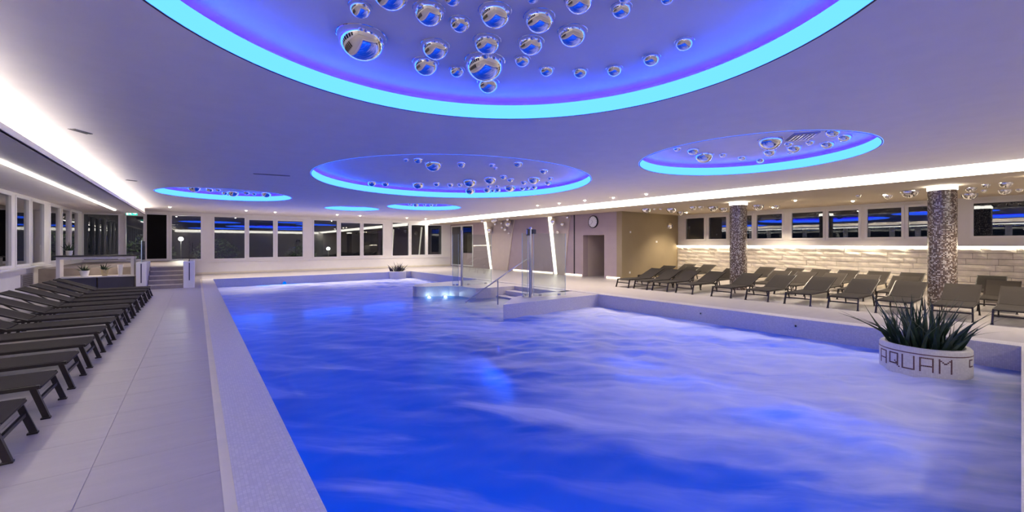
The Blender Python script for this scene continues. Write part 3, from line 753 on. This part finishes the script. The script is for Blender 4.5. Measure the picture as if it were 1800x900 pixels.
for (a, c, lb) in (((445, 305), (510, 309), 'long linear ceiling vent before the middle recess'), ((125, 226), (157, 235), 'short linear ceiling vent near the left cove'), ((222, 316), (240, 318), 'small far ceiling vent near the left cove')):
    p, q = P(*a, CZ), P(*c, CZ); o = empty('ceiling_vent', (p + q) / 2); tag(o, lb, 'vent')
    h = (q - p) / 2; s = Vector((-h.y, h.x, 0)).normalized()
    MB().bar(-h + Vector((0,0,-.004)), h + Vector((0,0,-.004)), .10, .008).build('frame', M['vent'], o)
    for t in (-.025, .025): MB().bar(-h * .96 + s * t + Vector((0,0,-.009)), h * .96 + s * t + Vector((0,0,-.009)), .02, .004).build('slot', M['black'], o)
p = P(1410, 239, zd); o = empty('air_grille', (p.x, p.y, zd), .6); tag(o, 'square grey air grille in the right-hand recess', 'vent')
MB().box(-.26, .26, -.2, .2, -.02, -.001).build('frame', M['vent'], o)
for k in range(6): MB().bar((-.22, -.15 + k * .06, -.026), (.22, -.15 + k * .06, -.026), .03, .012).build('slat', M['steel'], o)

# exit sign
p, d = on_y(231.5, 25.0, 375)
o = empty('exit_sign', (p.x, 25.0, p.z)); tag(o, 'green running man exit sign hanging by the glazed door', 'exit sign')
MB().bbox(-.19, .19, -.025, .025, -.085, .085, .006).build('body', M['green'], o)
MB().box(-.01, .01, -.01, .01, .085, 3.0 + .15 - p.z if p.x < -2.6 else CZ - p.z).build('bracket', M['steel'], o)
y = -.028
man = MB()
man.box(-.02, .0, y, y + .003, .035, .055)                       # head
man.bar((-.03, y, .03), (-.05, y, -.015), .003, .026, (1, 0, 0)).bar((-.05, y, -.015), (-.015, y, -.04), .003, .016, (0, 0, 1)).bar((-.015, y, -.04), (-.02, y, -.07), .003, .016, (1, 0, 0))
man.bar((-.05, y, -.015), (-.085, y, -.05), .003, .016, (0, 0, 1)).bar((-.028, y, .025), (.01, y, .0), .003, .012, (0, 0, 1)).bar((-.035, y, .025), (-.075, y, .012), .003, .012, (0, 0, 1))
man.build('pictogram', M['pict'], o)
MB().box(-.17, -.11, y, y + .003, -.07, .06).build('pictogram_door', M['pict'], o)
MB().box(.05, .11, y, y + .003, -.018, .018).add([(.11, y, .05), (.165, y, 0), (.11, y, -.05), (.11, y + .003, .05), (.165, y + .003, 0), (.11, y + .003, -.05)], [(0, 2, 1), (3, 4, 5), (0, 1, 4, 3), (1, 2, 5, 4), (2, 0, 3, 5)]).build('arrow', M['pict'], o)

# wall clock on the mauve wall
p, d = on_x(1043.5, QX, 390)
o = empty('wall_clock', (QX - .001, p.y, p.z)); tag(o, 'round white wall clock with black rim above the door opening', 'clock')
r_ = .30
k1 = MB().lathe([(r_, 0), (r_, .06), (r_ - .03, .075), (r_ - .035, .06)], (0, 0, 0), 40).build('rim', M['black'], o, True); k1.rotation_euler = (0, -PI / 2, 0)
k2 = MB().lathe([(r_ - .03, .061), (r_ - .04, .064)], (0, 0, 0), 40).build('face', M['face'], o, True); k2.rotation_euler = (0, -PI / 2, 0)
for k in range(12):
    a = k * PI / 6; v = Vector((0, -math.sin(a), math.cos(a)))
    MB().bar(v * .21 + Vector((-.067, 0, 0)), v * .245 + Vector((-.067, 0, 0)), .004, .016, (0, math.cos(a), math.sin(a))).build('hour_mark', M['vent'], o)
for a, l_, nm in ((-.65, .12, 'hour_hand'), (3.9, .19, 'minute_hand')):
    v = Vector((0, -math.sin(a), math.cos(a))); MB().bar(Vector((-.071, 0, 0)), v * l_ + Vector((-.071, 0, 0)), .003, .014, (0, math.cos(a), math.sin(a))).build(nm, M['vent'], o)

# switches and sockets on the olive wall
for (x, y, lb) in ((1108, 408, 'upper round white sensor on the olive wall'), (1154, 425, 'white switch plate on the olive wall'), (1107, 479, 'low white socket on the olive wall')):
    p, d = on_y(x, 12.0, y); o = empty('wall_switch', (p.x, 11.999, p.z)); tag(o, lb, 'switch')
    w = .07 if x == 1154 else .05
    MB().bbox(-w, w, -.012, 0, -.045, .045, .004).build('plate', M['face'], o)
    MB().box(-w * .5, w * .5, -.017, -.012, -.025, .025).build('rocker', M['frame'], o)

# ================================================================== POOL ENTRY FITTINGS
def glass_panel(a, c, z0, z1, label):
    a, c = Vector((*a, 0)), Vector((*c, 0)); mid = (a + c) / 2
    o = empty('glass_screen', (mid.x, mid.y, z0)); tag(o, label, 'glass screen', 'glass screens on the pool piers')
    u = (c - a); l_ = u.length / 2; u.normalize()
    MB().bar(-u * l_ + Vector((0, 0, (z1 - z0) / 2)), u * l_ + Vector((0, 0, (z1 - z0) / 2)), .012, z1 - z0).build('pane', M['glass'], o)
    for s in (-1, 1): MB().bar(u * s * l_, u * s * l_ + Vector((0, 0, z1 - z0)), .016, .010).build('edge', M['edge'], o)
    for s in (-.6, .6): MB().bar(u * (s * l_ - .04) + Vector((0, 0, .03)), u * (s * l_ + .04) + Vector((0, 0, .03)), .05, .06).build('clamp', M['steel'], o)
def post(x, y, h, label, camera=False):
    o = empty('steel_post', (x, y, 0)); tag(o, label, 'post', 'steel posts on the pool piers')
    MB().lathe([(.07, 0), (.07, .012), (.045, .016)], (0, 0, 0), 20).build('base', M['steel'], o, True)
    MB().lathe([(.042, .01), (.042, h), (.03, h + .012)], (0, 0, 0), 20).build('pole', M['steel'], o, True)
    if camera:
        MB().bbox(-.13, -.045, -.04, .04, h - .17, h + .03, .01).build('reflection_box', M['black'], o)  # boxes drawn for a reflection at the post top; no lamps here
        MB().box(-.136, -.130, -.02, .02, h - .14, h + .01).build('reflection_pane', M['face'], o)
        MB().bbox(.05, .20, -.05, .05, h - .12, h + .02, .012).build('reflection_box', M['black'], o)
        MB().lathe([(.05, h + .01), (.055, h + .05), (.03, h + .09)], (0, 0, 0), 16).build('cap', M['steel'], o, True)
post(8.15, 13.92, 2.14, 'slim steel post on the curved pier')
post(8.13, 9.77, 2.05, 'steel post on the straight pier, topped by dark boxes drawn for a reflection', True)
glass_panel((8.22, 13.95), (9.55, 13.95), .02, 2.0, 'glass screen right of the post on the curved pier')
glass_panel((7.85, 14.10), (8.05, 14.0), .02, 2.0, 'narrow glass screen left of the post on the curved pier')
glass_panel((8.22, 9.72), (9.22, 9.36), .02, 1.95, 'wide glass screen right of the post on the straight pier')
glass_panel((7.86, 9.83), (8.05, 9.79), .02, 1.95, 'narrow glass screen left of the post on the straight pier')
o = empty('handrail', (8.0, 11.2, -.5)); tag(o, 'inclined steel handrail over the pool steps', 'handrail')
MB().tube([(-1.30, 0, .30), (-1.22, 0, .36), (1.08, 0, 1.56), (1.25, 0, 1.62), (1.40, 0, 1.62)], .022, 10).build('rail', M['steel'], o, True)
MB().tube([(-.07, 0, -.3), (-.07, 0, .94)], .02, 10).build('upright', M['steel'], o, True)
MB().tube([(1.40, 0, 1.62), (1.40, 0, .35)], .02, 10).build('upright', M['steel'], o, True)
# jet outlets in the right pool wall
for i, (x, y) in enumerate(((1399, 573), (1232, 551))):
    p, d = on_x(x, PX1, y); o = empty('jet_outlet', (PX1 - .001, p.y, p.z)); tag(o, ('dark jet outlet in the pool wall left of the planter', 'smaller jet outlet further along the pool wall')[i], 'jet outlet')
    c = MB().lathe([(.045, 0), (.045, .01), (.03, .014)], (0, 0, 0), 16).build('flange', M['steel'], o, True); c.rotation_euler = (0, -PI / 2, 0)
    c = MB().lathe([(.022, .012), (.018, .02)], (0, 0, 0), 12).build('nozzle', M['black'], o, True); c.rotation_euler = (0, -PI / 2, 0)

# ================================================================== LETTERED PLANTER
pc = Vector((9.18, 1.29, 0)); pr = .53
az = math.radians(82.0)
nrm = Vector((-math.sin(az), -math.cos(az), 0)); rgt = Vector((math.cos(az), -math.sin(az), 0))
pl = empty('planter', (pc.x, pc.y, -1.0)); tag(pl, 'round white mosaic planter lettered in brown, standing in the pool', 'planter')
B0 = 1.0   # deck level in local z
MB().lathe([(pr - .01, 0), (pr, .02), (pr, B0 + .01), (pr - .02, B0 + .035), (pr - .07, B0 + .035), (pr - .09, B0 + .01), (pr - .09, B0 - .06)], (0, 0, 0), 64, False).build('bowl', M['planter'], pl, True)
MB().lathe([(pr - .085, B0 - .05), (.002, B0 - .03)], (0, 0, 0), 40, False).build('soil', M['soil'], pl, True)
MB().lathe([(pr + .001, B0 - .055), (pr + .004, B0 - .053), (pr + .004, B0 - .042), (pr + .001, B0 - .04)], (0, 0, 0), 64, False).build('band', M['letter'], pl, True)
def glyph(w, h, strokes):
    g = [['0'] * w for _ in range(h)]
    for r0, c0, r1, c1 in strokes:
        n_ = max(abs(r1 - r0), abs(c1 - c0), 1)
        for k in range(n_ + 1): g[round(r0 + (r1 - r0) * k / n_)][round(c0 + (c1 - c0) * k / n_)] = '1'
    return [''.join(r) for r in g]
FONT = {'A': glyph(8, 11, [(0,0,10,0),(0,7,10,7),(0,0,0,7),(6,0,6,7)]), 'Q': glyph(8, 11, [(0,0,8,0),(0,6,8,6),(0,0,0,6),(8,0,8,6),(6,4,10,7)]),
        'U': glyph(8, 11, [(0,0,10,0),(0,7,10,7),(10,0,10,7)]), 'M': glyph(8, 11, [(0,0,10,0),(0,7,10,7),(0,0,3,3),(0,7,3,4)]), 'C': glyph(5, 6, [(0,0,5,0),(0,0,0,4),(5,0,5,4)])}
T = .0195
def letter(chr_, phi, ztop):
    mb = MB(); rows = FONT[chr_]; nc = len(rows[0])
    for i, row in enumerate(rows):
        for j, c in enumerate(row):
            if c != '1': continue
            a0 = phi + ((j - nc / 2) * T + .001) / pr; a1 = phi + ((j + 1 - nc / 2) * T - .001) / pr
            z1 = ztop - i * T - .001; z0 = z1 - T + .002
            def pt(a, r, z): v = nrm * math.cos(a) * r + rgt * math.sin(a) * r; return (v.x, v.y, z)
            h = .36 * (T - .002)   # slim tesserae strokes
            mb.add([pt(a0, pr, z0), pt(a1, pr, z0), pt(a1, pr, z1), pt(a0, pr, z1), pt(a0, pr + .004, z0), pt(a1, pr + .004, z0), pt(a1, pr + .004, z1), pt(a0, pr + .004, z1)],
                   [(4,5,6,7),(0,1,5,4),(1,2,6,5),(2,3,7,6),(3,0,4,7)])
    mb.build('letter', M['letter'], pl)
for c, ph in (('A', -61), ('Q', -38.5), ('U', -19), ('A', 3), ('M', 25.5), ('C', 68)): letter(c, math.radians(ph), B0 - .085)
rp = random.Random(11)
pb = MB()
for k in range(150):
    a = rp.uniform(0, 2 * PI); q = pr - .10 - abs(rp.gauss(0, .1)); r = rp.uniform(.014, .026)
    q = max(q, .05); c = Vector((q * math.cos(a), q * math.sin(a), B0 - .035 + rp.uniform(0, .02)))
    pb.lathe([(r * .5, -r * .6), (r, -r * .1), (r * .8, r * .4), (r * .3, r * .6)], c, 7)
o = pb.build('pebbles', M['pebble'], pl); o['kind'] = 'stuff'

def blade(length, width, bend, mat, twist=0.0, seg=7):
    vs, fs = [], []
    for i in range(seg + 1):
        t = i / seg
        x = bend * t * t * length; z = length * (t - .25 * abs(bend) * t * t)
        w = width * (1 - t) ** .75 * (.75 + .5 * math.sin(PI * min(t * 1.5, 1))) * .5
        tw_ = twist * t; c, s = math.cos(tw_), math.sin(tw_)
        for (u, v) in ((-w, 0), (0, -w * .55), (w, 0), (0, -w * .15 - .001)): vs.append((x + v * c - u * s * .0 + v * 0, u * c, z))
        # u across the blade, v is the keel depth
        for q in range(4): vs[-4 + q] = (vs[-4 + q][0] + (-w, 0, w, 0)[q] * s, vs[-4 + q][1], vs[-4 + q][2])
    for i in range(seg):
        for k in range(4):
            a, b_ = i * 4 + k, i * 4 + (k + 1) % 4; fs.append((a, b_, b_ + 4, a + 4))
    fs += [(3, 2, 1, 0), tuple(range(seg * 4, seg * 4 + 4))]
    return MB().add(vs, fs).mesh('leaf', mat, True)
leafs = [blade(1.0, .055, .10, M['leaf']), blade(1.0, .075, .22, M['leaf'], .6), blade(1.0, .05, .35, M['leaf2'], .3), blade(1.0, .065, .02, M['leaf'], -.8), blade(1.0, .06, .15, M['leaf2'], -.5)]
def put_leaves(parent, n, spread, hmin, hmax, z, meshes, rnd, tilt=.55, wide=1.0):
    for k in range(n):
        a = rnd.uniform(0, 2 * PI); q = math.sqrt(rnd.random())
        o = link('leaf', rnd.choice(meshes), parent, (q * spread * math.cos(a), q * spread * math.sin(a), z))
        o.rotation_mode = 'ZYX'
        h = rnd.uniform(hmin, hmax) * (1 - .25 * q)
        o.scale = (wide, wide, h)
        o.rotation_euler = (rnd.uniform(-.15, .15), tilt * (.12 + q * rnd.uniform(.5, 1.1)), a + rnd.uniform(-.5, .5))
        o.rotation_mode = 'XYZ'
        m = Matrix.Rotation(a + rnd.uniform(-.5, .5), 4, 'Z') @ Matrix.Rotation(tilt * (.10 + q * rnd.uniform(.4, 1.1)), 4, 'Y') @ Matrix.Rotation(rnd.uniform(0, 6), 4, 'Z')
        o.rotation_euler = m.to_euler('XYZ')
sn = empty('spiky_plant', (pc.x, pc.y, -.045)); tag(sn, 'dense dark green spiky plant in the lettered planter', 'plant')
put_leaves(sn, 130, .36, .48, 1.10, 0, leafs, random.Random(5))
# a few long outliers leaning left over the rim
rl = random.Random(8)
for k, (ln_, tl_, off) in enumerate(((1.05, .95, .0), (1.0, .85, .12), (.9, .70, -.1), (1.05, .45, .3), (.95, .5, -.5))):
    o = link('leaf', leafs[k % 4], sn, (-rgt.x * .22, -rgt.y * .22, 0)); o.scale = (1, 1, ln_)
    a = math.atan2(-rgt.y, -rgt.x) + off
    o.rotation_euler = (Matrix.Rotation(a, 4, 'Z') @ Matrix.Rotation(tl_, 4, 'Y')).to_euler('XYZ')
for k, (ln_, tl_, off) in enumerate(((.95, .55, .1), (.9, .42, -.3), (.8, .65, .3))):
    o = link('leaf', leafs[k % 4], sn, (rgt.x * .22, rgt.y * .22, 0)); o.scale = (1, 1, ln_)
    a = math.atan2(rgt.y, rgt.x) + off
    o.rotation_euler = (Matrix.Rotation(a, 4, 'Z') @ Matrix.Rotation(tl_, 4, 'Y')).to_euler('XYZ')

# small planter in the far pool corner
q = P(703, 478.5)
fp = empty('planter', (q.x, PY1 + .02, -.45)); tag(fp, 'low pale planter in the far corner of the pool', 'planter')
MB().lathe([(.50, -.3), (.50, .47), (.46, .50), (.42, .47), (.42, .42)], (0, 0, 0), 32, False).build('bowl', M['cop'], fp, True)
MB().lathe([(.43, .43), (.002, .45)], (0, 0, 0), 24, False).build('soil', M['soil'], fp, True)
fpl = empty('spiky_plant', (q.x, PY1 + .02, .0)); tag(fpl, 'small dark purple spiky plant before the back windows', 'plant')
pmesh = [blade(1.0, .075, .2, M['purple_leaf'], .4, 5), blade(1.0, .065, .1, M['purple_leaf'], -.4, 5), blade(1.0, .07, .3, M['leaf2'], .2, 5)]
put_leaves(fpl, 60, .34, .35, .72, -.01, pmesh, random.Random(9), .7, 1.3)

# ================================================================== STAIRS AND BAR AT THE BACK LEFT
sc_ = empty('staircase', (-.88, 19.6, 0)); tag(sc_, 'short grey staircase between white cheek walls at the back', 'stairs')
for k in range(5):
    s_ = MB().bbox(-.51, .50, .3 * k, 1.5, .152 * k, .152 * (k + 1), .006).build('step', M['step'], sc_)
    MB().box(-.48, .47, .3 * k - .004, .3 * k + .03, .152 * (k + 1) - .028, .152 * (k + 1) + .002).build('nosing', M['channel'], s_)
MB().bbox(.50, .83, -.12, 1.5, 0, .98, .01).build('cheek_wall', M['white'], sc_)
MB().bbox(-.80, -.52, -.12, 1.5, 0, .98, .01).build('cheek_wall', M['white'], sc_)
MB().box(-.675, -.645, -.13, -.119, .25, .93).build('slot', M['navy'], sc_); MB().box(.66, .69, -.13, -.119, .28, .93).build('slot', M['navy'], sc_)
for sx, lb in ((-.66, 'glass balustrade on the left cheek wall of the stairs'), (.67, 'glass balustrade on the right cheek wall of the stairs')):
    g = empty('glass_balustrade', (-.88 + sx, 19.6, .98)); tag(g, lb, 'balustrade', 'glass balustrades at the stairs')
    MB().box(-.006, .006, .0, 1.4, 0, .75).build('pane', M['glass'], g)
    MB().box(-.012, .012, -.015, .012, -.0, .76).build('edge', M['black'] if sx > 0 else M['edge'], g)

bc = empty('bar_counter', (-2.72, 20.3, 0)); tag(bc, 'long bar counter with dark top and open shelf below', 'counter')
MB().bbox(-1.02, 1.02, -.32, .32, 1.19, 1.235, .008).build('countertop', M['counter'], bc)
MB().box(-.97, .97, -.27, .27, 1.10, 1.19).build('apron', M['lav'], bc)
for x in (-.93, .90): MB().box(x - .045, x + .045, -.24, .24, .5, 1.10).build('support', M['lav'], bc)
MB().box(-.97, .97, -.30, .30, .47, .51).build('shelf', M['lav'], bc)
for x0_, x1_ in ((-.95, -.02), (.02, .95)): MB().bbox(x0_, x1_, -.27, .27, .0, .47, .006).build('plinth_panel', M['navy'], bc)
def pot(x, y, z, h, r, mat, label, plant, kind='leaf'):
    o = empty('plant_pot', (x, y, z)); tag(o, label, 'pot', 'pots on the bar shelf')
    MB().lathe([(r * .7, 0), (r, h), (r * .9, h), (r * .62, .01)], (0, 0, 0), 18, False).build('pot', mat, o, True)
    MB().lathe([(r * .9, h * .85), (.002, h * .88)], (0, 0, 0), 14, False).build('soil', M['soil'], o, True)
    if plant:
        pp = empty('potted_plant', (x, y, z + h * .86)); tag(pp, plant, 'plant', 'plants on the bar shelf')
        put_leaves(pp, 16, r * .6, .22, .36, 0, leafs[:3], random.Random(int(x * 100)), .9, .8)
pot(-3.05, 20.2, .51, .20, .13, M['frame'], 'white pot on the bar shelf, leftmost', 'leafy plant in the leftmost white pot on the bar shelf')
pot(-2.55, 20.2, .51, .22, .10, M['wicker'], 'straw coloured pot in the middle of the bar shelf', 'leafy plant in the straw coloured pot on the bar shelf')
pot(-2.15, 20.2, .51, .38, .08, M['frame'], 'tall slim white vase at the right of the bar shelf', None)
pot(-3.42, 20.25, 1.235, .16, .09, M['frame'], 'small white pot at the left end of the countertop', 'small leafy plant at the left end of the countertop')
light('shelf_glow', 'POINT', (0, .1, 1.05), 6.0, WARM, bc, shadow_soft_size=.05)

# ================================================================== OUTSIDE, SEEN THROUGH THE GLASS
gr = MB().box(-25, 30, BY + .31, 60, -.3, -.05).box(-30, LX - .31, -10, BY + .3, -.3, -.05).build('lawn', M['grass']); tag(gr, 'dark lawn outside the windows', 'lawn', kind='structure')
def garden_lamp(px, py, Y, label, power):
    p, d = on_y(px, Y, py); o = empty('garden_lamp', (p.x, Y, -.05)); tag(o, label, 'garden lamp', 'garden lamps outside')
    h = p.z + .05
    MB().lathe([(.10, 0), (.10, .03), (.035, .05), (.03, h - .16), (.06, h - .14), (.06, h - .11)], (0, 0, 0), 14).build('pole', M['black'], o, True)
    MB().lathe([(.05, h - .12), (.11, h - .07), (.13, h), (.11, h + .07), (.04, h + .12)], (0, 0, 0), 18).build('globe', M['lampglow'], o, True)
    light('lamp_glow', 'POINT', (0, -.25, h), power, (1, .95, .75), o, shadow_soft_size=.12)
    return p
a = garden_lamp(318, 420, 33.0, 'glowing garden lamp seen through the single back window', 160)
c = garden_lamp(577, 437, 35.0, 'glowing low garden lamp seen through the second window group', 60)
def shrub(x, y, r, h, label, seed):
    o = empty('shrub', (x, y, -.05)); tag(o, label, 'shrub', 'shrubs outside')
    rn = random.Random(seed); mb = MB()
    for k in range(420):
        t = rn.uniform(0, 2 * PI); u = rn.random() ** .5; zz = rn.random()
        rad = r * math.sin(PI * (.12 + .8 * zz)) * (.7 + .3 * u)
        c_ = Vector((rad * math.cos(t), rad * math.sin(t), h * zz + .15)); s = rn.uniform(.07, .14)
        e1 = Vector((rn.gauss(0, 1), rn.gauss(0, 1), rn.gauss(0, 1))).normalized(); e2 = e1.orthogonal().normalized()
        mb.add([c_ - e1 * s, c_ + e2 * s * .45, c_ + e1 * s, c_ - e2 * s * .45], [(0, 1, 2, 3)])
    mb.build('foliage', M['shrub'], o)['kind'] = 'stuff'
    MB().tube([(0, 0, 0), (.03, 0, h * .4), (0, .05, h * .8)], [.05, .035, .012], 7).build('stem', M['soil'], o)
shrub(a.x - 1.6, 35.2, 1.3, 2.2, 'lit shrub left of the garden lamp outside', 1)
shrub(a.x + 1.9, 35.6, 1.4, 1.9, 'lit shrub right of the garden lamp outside', 2)
shrub(c.x - 1.6, 37.0, 1.2, 1.4, 'shrub by the low garden lamp outside', 3)
